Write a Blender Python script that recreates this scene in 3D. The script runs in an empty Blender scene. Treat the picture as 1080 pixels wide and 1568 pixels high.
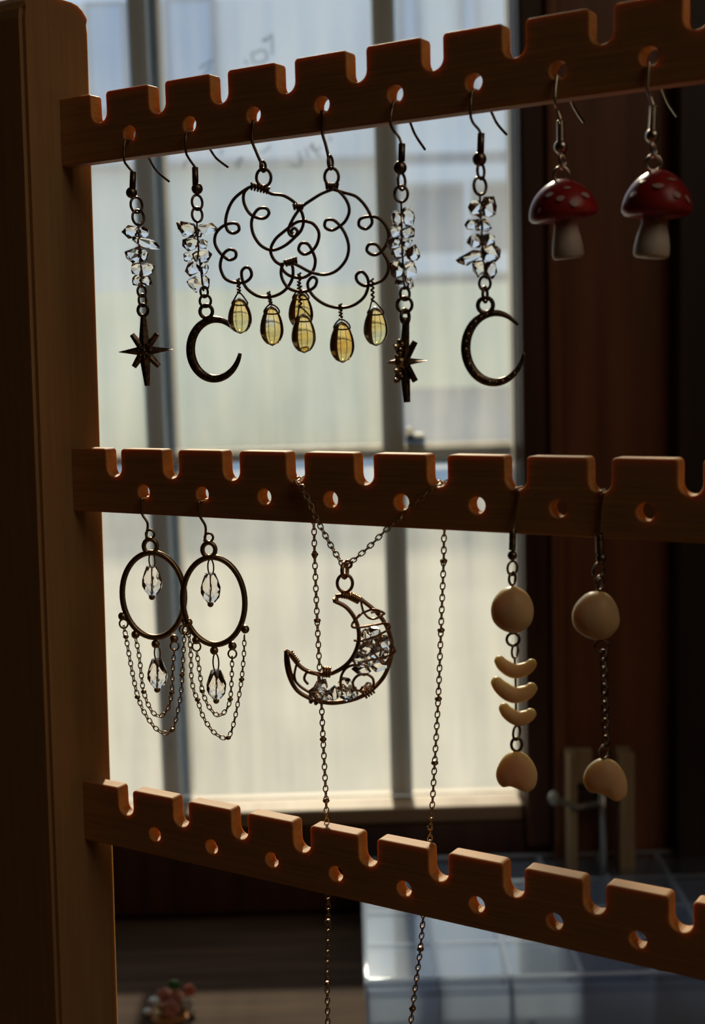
import bpy, bmesh, math, random
from mathutils import Vector, Matrix

# ------------------------------------------------------------------ camera, world, sun, lights
S = bpy.context.scene
F_PX = 2000.0                                     # focal length in pixels of the 1080 x 1568 frame
YAW, PITCH, ROLL = 0.55532, 0.1196, 0.02819       # rack yaw against the camera, camera pitch and roll
P = 0.02                                          # tooth spacing of the rack, metres
CAM = Vector((0.0, 0.0, 0.42))                    # the table top is z = 0
_f = Vector((0, math.cos(PITCH), -math.sin(PITCH)))
_r = Vector((1, 0, 0)); _d = _f.cross(_r)
C_R = _r * math.cos(ROLL) + _d * math.sin(ROLL)
C_D = -_r * math.sin(ROLL) + _d * math.cos(ROLL)
cam_data = bpy.data.cameras.new('camera'); cam = bpy.data.objects.new('camera', cam_data)
S.collection.objects.link(cam)
m3 = Matrix((C_R, -C_D, -_f)).transposed()
cam.matrix_world = Matrix.Translation(CAM) @ m3.to_4x4()
cam_data.sensor_width = 36; cam_data.sensor_fit = 'AUTO'; cam_data.lens = F_PX / 1568 * 36
cam_data.clip_start = 0.01; cam_data.clip_end = 200
cam_data.dof.use_dof = True; cam_data.dof.focus_distance = 0.345
cam_data.dof.aperture_fstop = cam_data.lens / 2.5          # entrance pupil 2.5 mm
S.camera = cam

world = bpy.data.worlds.new('sky'); S.world = world; world.use_nodes = True
bg = world.node_tree.nodes['Background']
bg.inputs[0].default_value = (0.48, 0.69, 1.0, 1); bg.inputs[1].default_value = 0.78

sun_data = bpy.data.lights.new('sun', 'SUN'); sun_data.energy = 4.2; sun_data.color = (1.0, 0.84, 0.60)
sun_data.angle = math.radians(2.4)
sun = bpy.data.objects.new('sun', sun_data); S.collection.objects.link(sun)
SUN_EL, SUN_AZ = math.radians(31), math.radians(-1.5)      # azimuth from straight behind the window, + = right
sd = Vector((math.sin(SUN_AZ) * math.cos(SUN_EL), math.cos(SUN_AZ) * math.cos(SUN_EL), math.sin(SUN_EL)))
sun.rotation_euler = sd.to_track_quat('Z', 'Y').to_euler(); sun.location = (0, 3, 4)

def area(name, loc, target, size, power, color):
    l = bpy.data.lights.new(name, 'AREA'); l.energy = power; l.color = color; l.size = size
    o = bpy.data.objects.new(name, l); S.collection.objects.link(o); o.location = loc
    o.rotation_euler = (Vector(loc) - Vector(target)).to_track_quat('Z', 'Y').to_euler(); return o
area('room_fill_light', (0.80, -0.45, 1.25), (0.05, 0.35, 0.35), 0.7, 1.9, (1.0, 0.80, 0.60))  # added soft fill from the right for the dark fronts, no actual lamp

S.view_settings.view_transform = 'Standard'; S.view_settings.look = 'None'
S.view_settings.exposure = 0.0; S.view_settings.gamma = 1.0; S.view_settings.use_curve_mapping = False
S.cycles.sample_clamp_indirect = 6.0; S.cycles.blur_glossy = 0.5

# ------------------------------------------------------------------ pixel and rack geometry
random.seed(7)
CY, SY = math.cos(YAW), math.sin(YAW)
RC = Vector((12.02469, -13.43315, 1.17822)) * P            # camera in rack coordinates
def ray(px, py): return _f + C_R * ((px - 540) / F_PX) + C_D * ((py - 784) / F_PX)
def pix(px, py, Y):
    d = ray(px, py); return CAM + d * (Y / d.y)
def r2w(u, v, w):                                          # rack -> world
    du, dv, dw = u - RC.x, v - RC.y, w - RC.z
    return Vector((du * CY + dv * SY, -du * SY + dv * CY, dw + CAM.z))
def w2r(p):
    return Vector((p.x * CY - p.y * SY + RC.x, p.x * SY + p.y * CY + RC.y, p.z - CAM.z + RC.z))
def upix(px, py, u):                                       # pixel onto the plane u = const of the rack
    d = ray(px, py); du = d.x * CY - d.y * SY
    return CAM + d * ((u - RC.x) / du)
def vpix(px, py, v):
    d = ray(px, py); dv = d.x * SY + d.y * CY
    return CAM + d * ((v - RC.y) / dv)
def msc(Y): return Y / F_PX                                # metres per pixel at depth Y

BAR_T, BAR_H = 0.22 * P, 0.886 * P
BARS = {'top': (4.714 * P, 0.045 * P), 'mid': (0.0, 0.0), 'bot': (-4.82 * P, -0.092 * P)}
GAP, NDEP, HOLE_R = 0.262 * P, 0.385 * P, 0.1 * P
def hole(bar, i):
    z, x0 = BARS[bar]; return x0 + (i + 0.378) * P, z - 0.58 * P
def notch(bar, i):                                         # gap to the left of tooth i
    z, x0 = BARS[bar]; return x0 + i * P - GAP / 2, z - NDEP

# ------------------------------------------------------------------ materials
MATS = {}
def mat(name, color=(.8, .8, .8), rough=.5, metal=0.0, trans=0.0, ior=1.45, **kw):
    if name in MATS: return MATS[name]
    m = bpy.data.materials.new(name); m.use_nodes = True; MATS[name] = m
    b = m.node_tree.nodes['Principled BSDF']
    b.inputs['Base Color'].default_value = (*color, 1); b.inputs['Roughness'].default_value = rough
    b.inputs['Metallic'].default_value = metal; b.inputs['Transmission Weight'].default_value = trans
    b.inputs['IOR'].default_value = ior
    for k, v in kw.items(): b.inputs[k.replace('_', ' ')].default_value = v
    return m
def nodes(m): return m.node_tree.nodes, m.node_tree.links, m.node_tree.nodes['Principled BSDF']
def noisy(m, c1, c2, scale=(1, 1, 1), nscale=5.0, detail=4.0, bump=0.0, lo=.35, hi=.65, bdist=.001):
    n, l, b = nodes(m)
    tc = n.new('ShaderNodeTexCoord'); mp = n.new('ShaderNodeMapping'); mp.inputs['Scale'].default_value = scale
    no = n.new('ShaderNodeTexNoise'); no.inputs['Scale'].default_value = nscale; no.inputs['Detail'].default_value = detail
    cr = n.new('ShaderNodeValToRGB'); cr.color_ramp.elements[0].color = (*c1, 1); cr.color_ramp.elements[1].color = (*c2, 1)
    cr.color_ramp.elements[0].position = lo; cr.color_ramp.elements[1].position = hi
    l.new(tc.outputs['Object'], mp.inputs['Vector']); l.new(mp.outputs[0], no.inputs['Vector'])
    l.new(no.outputs['Fac'], cr.inputs[0]); l.new(cr.outputs[0], b.inputs['Base Color'])
    if bump:
        bp = n.new('ShaderNodeBump'); bp.inputs['Strength'].default_value = bump; bp.inputs['Distance'].default_value = bdist
        l.new(no.outputs['Fac'], bp.inputs['Height']); l.new(bp.outputs[0], b.inputs['Normal'])
    return m
PINE = noisy(mat('pine', rough=.6), (.50, .25, .088), (.66, .345, .125), (12, 120, 330), 3.0, 5.0, .25, .25, .75, .0004)
PINE_V = noisy(mat('pine_upright', rough=.6), (.44, .25, .105), (.55, .32, .14), (250, 250, 9), 2.2, 5.0, .15, .25, .75, .0004)
for _m in (PINE, PINE_V):
    _b = _m.node_tree.nodes['Principled BSDF']; _b.inputs['Subsurface Weight'].default_value = .45
    _b.inputs['Subsurface Radius'].default_value = (1.0, .42, .13); _b.inputs['Subsurface Scale'].default_value = .0032
DARKWOOD = noisy(mat('dark_wood', rough=.45), (.045, .018, .009), (.10, .038, .017), (40, 40, 3), 1.5, 5.0, .1)
PANELWOOD = noisy(mat('red_brown_wood', rough=.42), (.16, .058, .024), (.30, .11, .045), (30, 30, 2.5), 1.5, 5.0, .1)
BLACKWOOD = noisy(mat('near_black_wood', rough=.5), (.03, .018, .015), (.055, .03, .022), (30, 30, 3), 1.5)
TABLE = noisy(mat('table_wood', rough=.75, Specular_IOR_Level=.12), (.060, .034, .020), (.105, .062, .038), (3, 40, 40), 2.0, 5.0, .1)
PLASTER = noisy(mat('room_plaster', rough=.8), (.10, .075, .055), (.14, .10, .075), (1, 1, 1), 3.0)
SILL = noisy(mat('sill_wood', rough=.5), (.30, .19, .10), (.40, .26, .14), (3, 30, 30), 2.0)
FRAME = noisy(mat('window_paint', rough=.5), (.88, .83, .68), (.96, .92, .76), (20, 20, 4), 3.0)
BRONZE = mat('dark_bronze_wire', (.22, .13, .08), .42, 1.0)
GUN = noisy(mat('antique_metal', (.2, .15, .12), .4, 1.0), (.14, .10, .075), (.34, .25, .18), (1, 1, 1), 900.0, 3.0, .3, .4, .6, .0003)
ANTIQUE = mat('antique_brass', (.50, .36, .21), .36, 1.0)
COPPER = mat('copper_wire', (.60, .36, .21), .36, 1.0)
CHAIN = mat('bronze_chain', (.55, .40, .26), .40, 1.0)
STEEL = mat('silver_wire', (.62, .55, .44), .28, 1.0)
CRYSTAL = mat('clear_crystal', (1.0, .955, .90), .02, 0, 1.0, 1.30, Coat_Weight=.6)
BEADGLASS = mat('smoky_crystal', (.97, .91, .88), .02, 0, 1.0, 1.22, Coat_Weight=.6)
BONE = noisy(mat('carved_bone', rough=.42), (.82, .62, .34), (.92, .75, .46), (1, 1, 1), 90.0)
BONE.node_tree.nodes['Principled BSDF'].inputs['Subsurface Weight'].default_value = .6
BONE.node_tree.nodes['Principled BSDF'].inputs['Subsurface Radius'].default_value = (1.0, .75, .45); BONE.node_tree.nodes['Principled BSDF'].inputs['Subsurface Scale'].default_value = .004
CAPRED = noisy(mat('cap_red', rough=.3), (.34, .020, .018), (.46, .035, .028), (1, 1, 1), 120.0)
CREAM = mat('stem_cream', (.82, .74, .64), .45)
SPOT = mat('spot_white', (.62, .44, .42), .45)
def amber():
    m = mat('amber_glass', (1, .8, .35), .03, 0, 1.0, 1.33, Coat_Weight=.5)
    n, l, b = nodes(m)
    tc = n.new('ShaderNodeTexCoord'); no = n.new('ShaderNodeTexNoise'); no.inputs['Scale'].default_value = 130
    cr = n.new('ShaderNodeValToRGB'); e = cr.color_ramp.elements
    e[0].position = .30; e[0].color = (.93, .95, 1.0, 1); e[1].position = .60; e[1].color = (1, .60, .14, 1)
    k = e.new(.44); k.color = (1, .84, .36, 1)
    l.new(tc.outputs['Object'], no.inputs['Vector']); l.new(no.outputs['Fac'], cr.inputs[0]); l.new(cr.outputs[0], b.inputs['Base Color'])
    return m
AMBER = amber()
def pane_mat():
    m = bpy.data.materials.new('dusty_glass'); m.use_nodes = True
    n, l = m.node_tree.nodes, m.node_tree.links; n.clear()
    out = n.new('ShaderNodeOutputMaterial'); mx = n.new('ShaderNodeMixShader'); tr = n.new('ShaderNodeBsdfTransparent')
    df = n.new('ShaderNodeBsdfTranslucent'); df.inputs[0].default_value = (.93, .91, .80, 1)
    tr.inputs[0].default_value = (.95, .97, .97, 1)
    tc = n.new('ShaderNodeTexCoord'); no = n.new('ShaderNodeTexNoise'); no.inputs['Scale'].default_value = 9; no.inputs['Detail'].default_value = 6
    no2 = n.new('ShaderNodeTexNoise'); no2.inputs['Scale'].default_value = 1.0; no2.inputs['Detail'].default_value = 4
    mp = n.new('ShaderNodeMapping'); mp.inputs['Scale'].default_value = (60, 1, 5); mp.inputs['Rotation'].default_value = (0, .7, 0)
    ad = n.new('ShaderNodeMath'); ad.operation = 'ADD'
    mr = n.new('ShaderNodeMapRange'); mr.inputs[1].default_value = .6; mr.inputs[2].default_value = 1.4
    mr.inputs[3].default_value = .08; mr.inputs[4].default_value = .30
    l.new(tc.outputs['Object'], no.inputs['Vector']); l.new(tc.outputs['Object'], mp.inputs[0]); l.new(mp.outputs[0], no2.inputs['Vector'])
    l.new(no.outputs['Fac'], ad.inputs[0]); l.new(no2.outputs['Fac'], ad.inputs[1]); l.new(ad.outputs[0], mr.inputs[0])
    sx_ = n.new('ShaderNodeSeparateXYZ'); gz = n.new('ShaderNodeMapRange'); gz.inputs[1].default_value = .05; gz.inputs[2].default_value = .62   # dust gathers low on the glass
    gz.inputs[3].default_value = 1.05; gz.inputs[4].default_value = .45; mu = n.new('ShaderNodeMath'); mu.operation = 'MULTIPLY'
    l.new(tc.outputs['Object'], sx_.inputs[0]); l.new(sx_.outputs[2], gz.inputs[0]); l.new(mr.outputs[0], mu.inputs[0]); l.new(gz.outputs[0], mu.inputs[1])
    l.new(mu.outputs[0], mx.inputs[0]); l.new(tr.outputs[0], mx.inputs[1]); l.new(df.outputs[0], mx.inputs[2])
    l.new(mx.outputs[0], out.inputs[0]); return m
PANE = pane_mat()
def plastic_mat(name, fac):
    m = bpy.data.materials.new(name); m.use_nodes = True
    n, l = m.node_tree.nodes, m.node_tree.links; n.clear()
    out = n.new('ShaderNodeOutputMaterial'); mx = n.new('ShaderNodeMixShader'); mx2 = n.new('ShaderNodeMixShader')
    tr = n.new('ShaderNodeBsdfTransparent'); tr.inputs[0].default_value = (.93, .96, 1, 1)
    df = n.new('ShaderNodeBsdfDiffuse'); df.inputs[0].default_value = (.80, .86, .95, 1)
    gl = n.new('ShaderNodeBsdfGlossy'); gl.inputs['Roughness'].default_value = .07; gl.inputs[0].default_value = (.9, .95, 1, 1)
    tl = n.new('ShaderNodeBsdfTranslucent'); tl.inputs[0].default_value = (.80, .88, .98, 1); md = n.new('ShaderNodeMixShader'); md.inputs[0].default_value = .6
    l.new(df.outputs[0], md.inputs[1]); l.new(tl.outputs[0], md.inputs[2])
    mx.inputs[0].default_value = fac; mx2.inputs[0].default_value = .14
    l.new(tr.outputs[0], mx.inputs[1]); l.new(md.outputs[0], mx.inputs[2])
    l.new(mx.outputs[0], mx2.inputs[1]); l.new(gl.outputs[0], mx2.inputs[2]); l.new(mx2.outputs[0], out.inputs[0]); return m
PLASTIC = plastic_mat('clear_plastic', .10); PLASTIC2 = plastic_mat('frosted_plastic', .62)

# ------------------------------------------------------------------ mesh helpers
COL = S.collection
def link(name, me, m, parent=None, smooth=False):
    o = bpy.data.objects.new(name, me); COL.objects.link(o)
    if m and not me.materials: me.materials.append(m)
    if smooth:
        for p in me.polygons: p.use_smooth = True
    if parent: o.parent = parent
    return o
def mesh(name, vf, m, parent=None, smooth=False, origin=None):
    """vf = (verts, faces) in world space; stored relative to the parent thing (or to origin)."""
    v, f = vf
    o0 = origin if origin is not None else (ORG.get(root_of(parent)) if parent else Vector())
    if o0 is None: o0 = Vector()
    me = bpy.data.meshes.new(name); me.from_pydata([tuple(Vector(q) - o0) for q in v], [], f); me.update()
    o = link(name, me, m, parent, smooth)
    if parent is None: o.location = o0
    return o
ORG = {}
def root_of(o):
    while o is not None and o.parent: o = o.parent
    return o.name if o else None
def tag(o, label, cat, group=None, kind=None):
    if label: o['label'] = label
    if cat: o['category'] = cat
    if group: o['group'] = group
    if kind: o['kind'] = kind
    return o
def thing(name, loc, label=None, cat=None, group=None, kind=None, rz=0.0):
    o = bpy.data.objects.new(name, None); COL.objects.link(o); o.location = loc; o.rotation_euler = (0, 0, rz)
    o.empty_display_size = .01
    ORG[o.name] = Vector(loc) if rz == 0 else Vector()
    return tag(o, label, cat, group, kind)

def join(*vfs):
    V, Fc = [], []
    for v, f in vfs:
        k = len(V); V += list(v); Fc += [tuple(i + k for i in q) for q in f]
    return V, Fc
def box(x0, x1, y0, y1, z0, z1, bev=0.0):
    if bev <= 0:
        v = [Vector((x, y, z)) for z in (z0, z1) for y in (y0, y1) for x in (x0, x1)]
        return v, [(0, 2, 3, 1), (4, 5, 7, 6), (0, 1, 5, 4), (2, 6, 7, 3), (0, 4, 6, 2), (1, 3, 7, 5)]
    bm = bmesh.new(); bmesh.ops.create_cube(bm, size=1)
    for q in bm.verts: q.co = Vector((x0 + (q.co.x + .5) * (x1 - x0), y0 + (q.co.y + .5) * (y1 - y0), z0 + (q.co.z + .5) * (z1 - z0)))
    bmesh.ops.bevel(bm, geom=bm.edges[:], offset=bev, segments=2, affect='EDGES', profile=.5)
    r = ([q.co.copy() for q in bm.verts], [tuple(a.index for a in f.verts) for f in bm.faces]); bm.free(); return r
def spline(pts, sub=6, closed=False):
    n = len(pts)
    if n < 3 and not closed: return [Vector(p) for p in pts]
    out = []
    for i in range(n if closed else n - 1):
        if closed: a, b, c, d = pts[(i - 1) % n], pts[i], pts[(i + 1) % n], pts[(i + 2) % n]
        else: a, b, c, d = pts[max(i - 1, 0)], pts[i], pts[i + 1], pts[min(i + 2, n - 1)]
        for k in range(sub):
            t = k / sub
            out.append(.5 * ((2 * b) + (c - a) * t + (2 * a - 5 * b + 4 * c - d) * t * t + (3 * b - a - 3 * c + d) * t ** 3))
    if not closed: out.append(Vector(pts[-1]))
    return out
def tube(pts, r, closed=False, sides=7, radii=None, flat=1.0):
    n = len(pts); V, Fc = [], []
    t0 = (pts[1] - pts[0]).normalized()
    up = Vector((0, 1, 0)) if abs(t0.y) < .9 else Vector((1, 0, 0))
    nrm = (up - t0 * up.dot(t0)).normalized()
    for i in range(n):
        if closed: t = (pts[(i + 1) % n] - pts[i - 1])
        else: t = pts[min(i + 1, n - 1)] - pts[max(i - 1, 0)]
        if t.length < 1e-12: t = t0
        t = t.normalized(); nn = nrm - t * nrm.dot(t)
        if nn.length > 1e-6: nrm = nn.normalized()
        b = t.cross(nrm); rr = radii[i] if radii else r
        for k in range(sides):
            a = 2 * math.pi * k / sides; V.append(pts[i] + nrm * (math.cos(a) * rr * flat) + b * (math.sin(a) * rr))
    for i in range(n if closed else n - 1):
        j = (i + 1) % n
        for k in range(sides):
            k2 = (k + 1) % sides; Fc.append((i * sides + k, i * sides + k2, j * sides + k2, j * sides + k))
    if not closed:
        Fc.append(tuple(range(sides - 1, -1, -1))); Fc.append(tuple((n - 1) * sides + k for k in range(sides)))
    return V, Fc
def ball(c, r, sc=(1, 1, 1), nu=12, nv=8):
    V, Fc = [c + Vector((0, 0, r * sc[2]))], []
    for j in range(1, nv):
        a = math.pi * j / nv
        for i in range(nu):
            b = 2 * math.pi * i / nu
            V.append(c + Vector((r * sc[0] * math.sin(a) * math.cos(b), r * sc[1] * math.sin(a) * math.sin(b), r * sc[2] * math.cos(a))))
    V.append(c - Vector((0, 0, r * sc[2])))
    for i in range(nu): Fc.append((0, 1 + i, 1 + (i + 1) % nu))
    for j in range(nv - 2):
        for i in range(nu):
            a = 1 + j * nu + i; b = 1 + j * nu + (i + 1) % nu; Fc.append((a, a + nu, b + nu, b))
    L = len(V) - 1; o = 1 + (nv - 2) * nu
    for i in range(nu): Fc.append((L, o + (i + 1) % nu, o + i))
    return V, Fc
def lathe(base, prof, n=16, axis=Vector((0, 0, 1)), sx=1.0, sy=1.0):
    """prof: list of (radius, height along axis)"""
    V, Fc = [], []; q = axis.normalized().to_track_quat('Z', 'Y')
    for r, h in prof:
        for i in range(n):
            a = 2 * math.pi * i / n; V.append(base + q @ Vector((r * sx * math.cos(a), r * sy * math.sin(a), h)))
    for j in range(len(prof) - 1):
        for i in range(n): Fc.append((j * n + i, j * n + (i + 1) % n, (j + 1) * n + (i + 1) % n, (j + 1) * n + i))
    Fc.append(tuple(range(n - 1, -1, -1))); Fc.append(tuple((len(prof) - 1) * n + i for i in range(n)))
    return V, Fc
def hull(points):
    bm = bmesh.new()
    for p in points: bm.verts.new(p)
    r = bmesh.ops.convex_hull(bm, input=bm.verts[:])
    bmesh.ops.delete(bm, geom=[e for e in r['geom_interior'] if isinstance(e, bmesh.types.BMVert)], context='VERTS')
    bm.verts.index_update()
    o = ([v.co.copy() for v in bm.verts], [tuple(v.index for v in f.verts) for f in bm.faces]); bm.free(); return o
def ring_pts(c, w, h, n=18, twist=1):
    """a ring seen w wide and h high (metres): narrow ones are turned about the vertical"""
    a, b = w / 2, h / 2; dep = math.sqrt(max(b * b - a * a, 0)) * .9 * twist if b > a * 1.25 else 0
    return [c + Vector((a * math.cos(t), dep * math.cos(t), b * math.sin(t))) for t in (2 * math.pi * k / n for k in range(n))]
def ring(name, parent, px, py, w, h, Y, wire, m, twist=1, dy=0.0):
    c = pix(px, py, Y + dy); s = msc(Y)
    return mesh(name, tube(ring_pts(c, w * s, h * s, twist=twist), wire * s * .58, True), m, parent, True)
def wire(name, parent, pts, Y, w, m, sub=6, closed=False, bulge=0.0):
    q = [pix(x, y, Y + (bulge * math.sin(i * 1.7))) for i, (x, y) in enumerate(pts)]
    return mesh(name, tube(spline(q, sub, closed), w * msc(Y) / 2, closed, 7), m, parent, True)
def px_ball(name, parent, px, py, r, Y, m, sc=(1, 1, 1), dy=0.0):
    return mesh(name, ball(pix(px, py, Y + dy), r * msc(Y), sc), m, parent, True)
def rod(name, parent, a, b, w, Y, m, coil=False):
    p, q = pix(*a, Y), pix(*b, Y); s = msc(Y)
    if not coil: return mesh(name, tube([p, p.lerp(q, .5), q], w * s / 2, False, 10), m, parent, True)
    n = 9; k = 9; ax = (q - p); e1 = ax.normalized().cross(Vector((0, 1, 0))).normalized(); e2 = e1.cross(ax.normalized())
    pts = [p + ax * (i / (n * k)) + e1 * (math.cos(2 * math.pi * i / k) * w * s * .42) + e2 * (math.sin(2 * math.pi * i / k) * w * s * .42) for i in range(n * k + 1)]
    return mesh(name, tube(pts, w * s * .16, False, 5), m, parent, True)
def chip(parent, px, py, w, h, Y, m=None, seed=0, tilt=0.0, dy=0.0, name='crystal_chip'):
    rnd = random.Random(seed * 77 + int(px * 13 + py)); s = msc(Y); c = pix(px, py, Y + dy); pts = []; w *= 1.32; h *= 1.25
    for k in range(15):
        z = 1 - 2 * (k + .5) / 15; a = k * 2.39996 + rnd.random() * .8; q = math.sqrt(1 - z * z); j = .72 + .42 * rnd.random()
        v = Vector((q * math.cos(a) * w / 2, q * math.sin(a) * min(w, h) / 2, z * h / 2)) * (s * j)
        ct, st = math.cos(tilt), math.sin(tilt); pts.append(c + Vector((v.x * ct - v.z * st, v.y, v.x * st + v.z * ct)))
    return mesh(name, hull(pts), m or CRYSTAL, parent)
def chain_vf(path, link_len, w, r):
    """real links along a path, every second one turned by 90 degrees"""
    P2 = spline(path, 8) if len(path) > 2 else [Vector(p) for p in path]
    d = [0.0]
    for a, b in zip(P2, P2[1:]): d.append(d[-1] + (b - a).length)
    step = link_len * .74; n = max(2, int(round(d[-1] / step))); step = d[-1] / n; V, Fc = [], []
    def at(s):
        for i in range(len(d) - 1):
            if s <= d[i + 1] or i == len(d) - 2: return P2[i].lerp(P2[i + 1], (s - d[i]) / max(d[i + 1] - d[i], 1e-9))
    for i in range(n):
        a, b = at(i * step), at((i + 1) * step); c = (a + b) / 2; t = (b - a).normalized()
        e = Vector((0, 1, 0)); e = (e - t * e.dot(t)).normalized(); g = t.cross(e); ang = math.radians(20 if i % 2 else 75)
        side = g * math.cos(ang) + e * math.sin(ang); q = []
        for k in range(10):
            o = 2 * math.pi * k / 10; q.append(c + t * (math.cos(o) * link_len / 2) + side * (math.sin(o) * w / 2))
        v, f = tube(q, r, True, 5); k0 = len(V); V += v; Fc += [tuple(x + k0 for x in y) for y in f]
    return V, Fc
def chain(parent, pts, m, link_len, w, r, name='chain'):
    o = mesh(name, chain_vf(pts, link_len, w, r), m, parent, True); o['kind'] = 'stuff'; return o

# ------------------------------------------------------------------ the room
def struct(name, vf, m, parent=None, smooth=False):
    o = mesh(name, vf, m, parent, smooth)
    if parent is None: o['kind'] = 'structure'
    return o
WY = 0.96                                   # room face of the window wall
WX0, WX1 = -0.40, 0.1235                    # window opening
WZ0, WZ1 = 0.078, 1.35
RX0, RX1, RY0, RZ0, RZ1 = -1.6, 1.6, -2.2, -0.75, 1.75
w = struct('wall_back', join(box(RX0, WX0, WY, WY + .05, RZ0, RZ1), box(WX1, RX1, WY, WY + .05, RZ0, RZ1),
    box(WX0, WX1, WY, WY + .05, RZ0, WZ0 - .012), box(WX0, WX1, WY, WY + .05, WZ1, RZ1)), DARKWOOD)
struct('wall_left', box(RX0 - .1, RX0, RY0, WY + .16, RZ0, RZ1), PLASTER)
struct('wall_right', box(RX1, RX1 + .1, RY0, WY + .16, RZ0, RZ1), PLASTER)
struct('wall_front', box(RX0 - .1, RX1 + .1, RY0 - .1, RY0, RZ0, RZ1), PLASTER)
struct('ceiling', box(RX0 - .1, RX1 + .1, RY0 - .1, WY + .16, RZ1, RZ1 + .1), PLASTER)
struct('floor', box(RX0 - .1, RX1 + .1, RY0 - .1, WY + .16, RZ0 - .1, RZ0), DARKWOOD)
# window casing and panelling right of the window
struct('trim_1', box(WX1 + .001, WX1 + .021, WY - .014, WY, WZ0 - .03, WZ1 + .03, .003), DARKWOOD)
struct('trim_2', box(WX1 + .0212, WX1 + .030, WY - .022, WY, -.001, WZ1 + .03, .002), PANELWOOD)
struct('trim_3', box(WX1 + .0302, WX1 + .110, WY - .008, WY, -.001, WZ1 + .03, .002), PANELWOOD)
struct('trim_4', box(WX1 + .1102, WX1 + .9, WY - .03, WY, -.001, WZ1 + .03, .002), BLACKWOOD)
struct('trim_5', box(WX0 - .02, WX1 + .0008, WY - .006, WY, -.001, WZ0 - .0125, .002), DARKWOOD)
struct('trim_6', box(WX0 - .06, WX0 - .001, WY - .014, WY, WZ0 - .03, WZ1 + .03, .003), DARKWOOD)

win = thing('window_1', (0, 1.0, WZ0), kind='structure')
def wpart(name, vf, m, smooth=False): return mesh(name, vf, m, win, smooth)
wpart('window_sill', box(WX0, WX1, WY - .004, .9855, WZ0 - .012, WZ0, .002), SILL)
YF, YB = 0.985, 1.02
def xat(px, Y, py=540): return pix(px, py, Y).x
XM1 = (xat(219, YF), xat(247, YF)); XM2 = (xat(582, YF), xat(616, YF))
ZR0, ZR1 = pix(590, 702, YF).z, pix(590, 680, YF).z
BLUEFRAME = mat('storm_frame_blue', (.012, .028, .06), .5)
wpart('mullion', box(*XM1, YF, YF + .012, WZ0, WZ1, .001), FRAME)
wpart('mullion', box(*XM2, YF, YF + .012, WZ0, WZ1, .001), FRAME)
wpart('storm_frame', box(XM1[1] - .001, xat(269, 1.01), YF + .014, 1.015, WZ0, WZ1, .001), BLUEFRAME)
wpart('storm_frame', box(XM2[1], WX1 - .002, YF + .014, 1.015, ZR0 - .006, ZR0 + .003, .001), BLUEFRAME)
wpart('window_jamb', box(WX1 - .001, WX1, .982, .990, WZ0, WZ1), FRAME)
wpart('window_jamb', box(WX0, WX0 + .006, .975, 1.012, WZ0, WZ1), FRAME)
xs = [WX0 + .006, XM1[0], XM1[1], XM2[0], XM2[1], WX1 - .002]
gx = [WX0 + .0062, sum(XM1) / 2, sum(XM2) / 2, WX1 - .0005]
for k in range(3):
    a, b = xs[2 * k], xs[2 * k + 1]
    wpart('meeting_rail', box(a, b, YF + .001, YF + .005, ZR0, ZR1, .001), FRAME)
    wpart('bottom_rail', box(a, b, YF + .001, YF + .008, WZ0 - .008, WZ0 + .0012), SILL)
    wpart('pane', box(gx[k], gx[k + 1] - .0001, .9795, .9805, (ZR0 + ZR1) / 2 + .0001, WZ1), PANE)
    wpart('pane', box(gx[k], gx[k + 1] - .0001, .9795, .9805, WZ0 + .0005, (ZR0 + ZR1) / 2), PANE)
lt = pix(636, 668, YF)
wpart('window_latch', join(box(lt.x - .007, lt.x + .007, YF - .002, YF + .013, lt.z - .004, lt.z + .002, .001), ball(lt + Vector((-.004, .004, .003)), .004)), mat('latch_iron', (.06, .07, .09), .4, .8))
INK = mat('marker_ink', (.16, .30, .34), .8)
n_, l_, b_ = nodes(INK); b_.inputs['Alpha'].default_value = .22
for st in ([(386, 78), (388, 94), (398, 95), (408, 91), (407, 79), (398, 77), (389, 82)], [(404, 64), (412, 58), (416, 53), (417, 68), (418, 84)], [(401, 62), (409, 58)],
           [(443, 251), (455, 254), (461, 249), (458, 231)], [(468, 225), (472, 240)], [(478, 219), (484, 232), (490, 240)], [(478, 219), (476, 226), (484, 230), (492, 224)],
           [(362, 253), (364, 245), (371, 241), (367, 252), (363, 258)], [(281, 258), (284, 248), (290, 244)], [(305, 105), (315, 98), (326, 92)], [(398, 233), (408, 230), (414, 222)], [(503, 208), (508, 216)],
           [(310, 118), (318, 108), (322, 100)], [(374, 92), (380, 98)], [(338, 237), (341, 228)]):
    q = [pix(x, y, .9812) for x, y in st]
    wpart('handwriting', tube(spline(q, 5), .0011, False, 5, flat=.25), INK)

# table under the window
tb = thing('table', (0.05, 0.45, -.03), 'brown wooden table pushed against the wall under the window', 'table')
mesh('tabletop', box(-1.0, 1.1, -.15, WY - .009, -.028, 0, .004), TABLE, tb)
for x in (-.95, 1.05):
    for y in (-.1, .88): mesh('leg', box(x - .03, x + .03, y - .03, y + .03, RZ0, -.0275, .003), DARKWOOD, tb)

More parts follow.
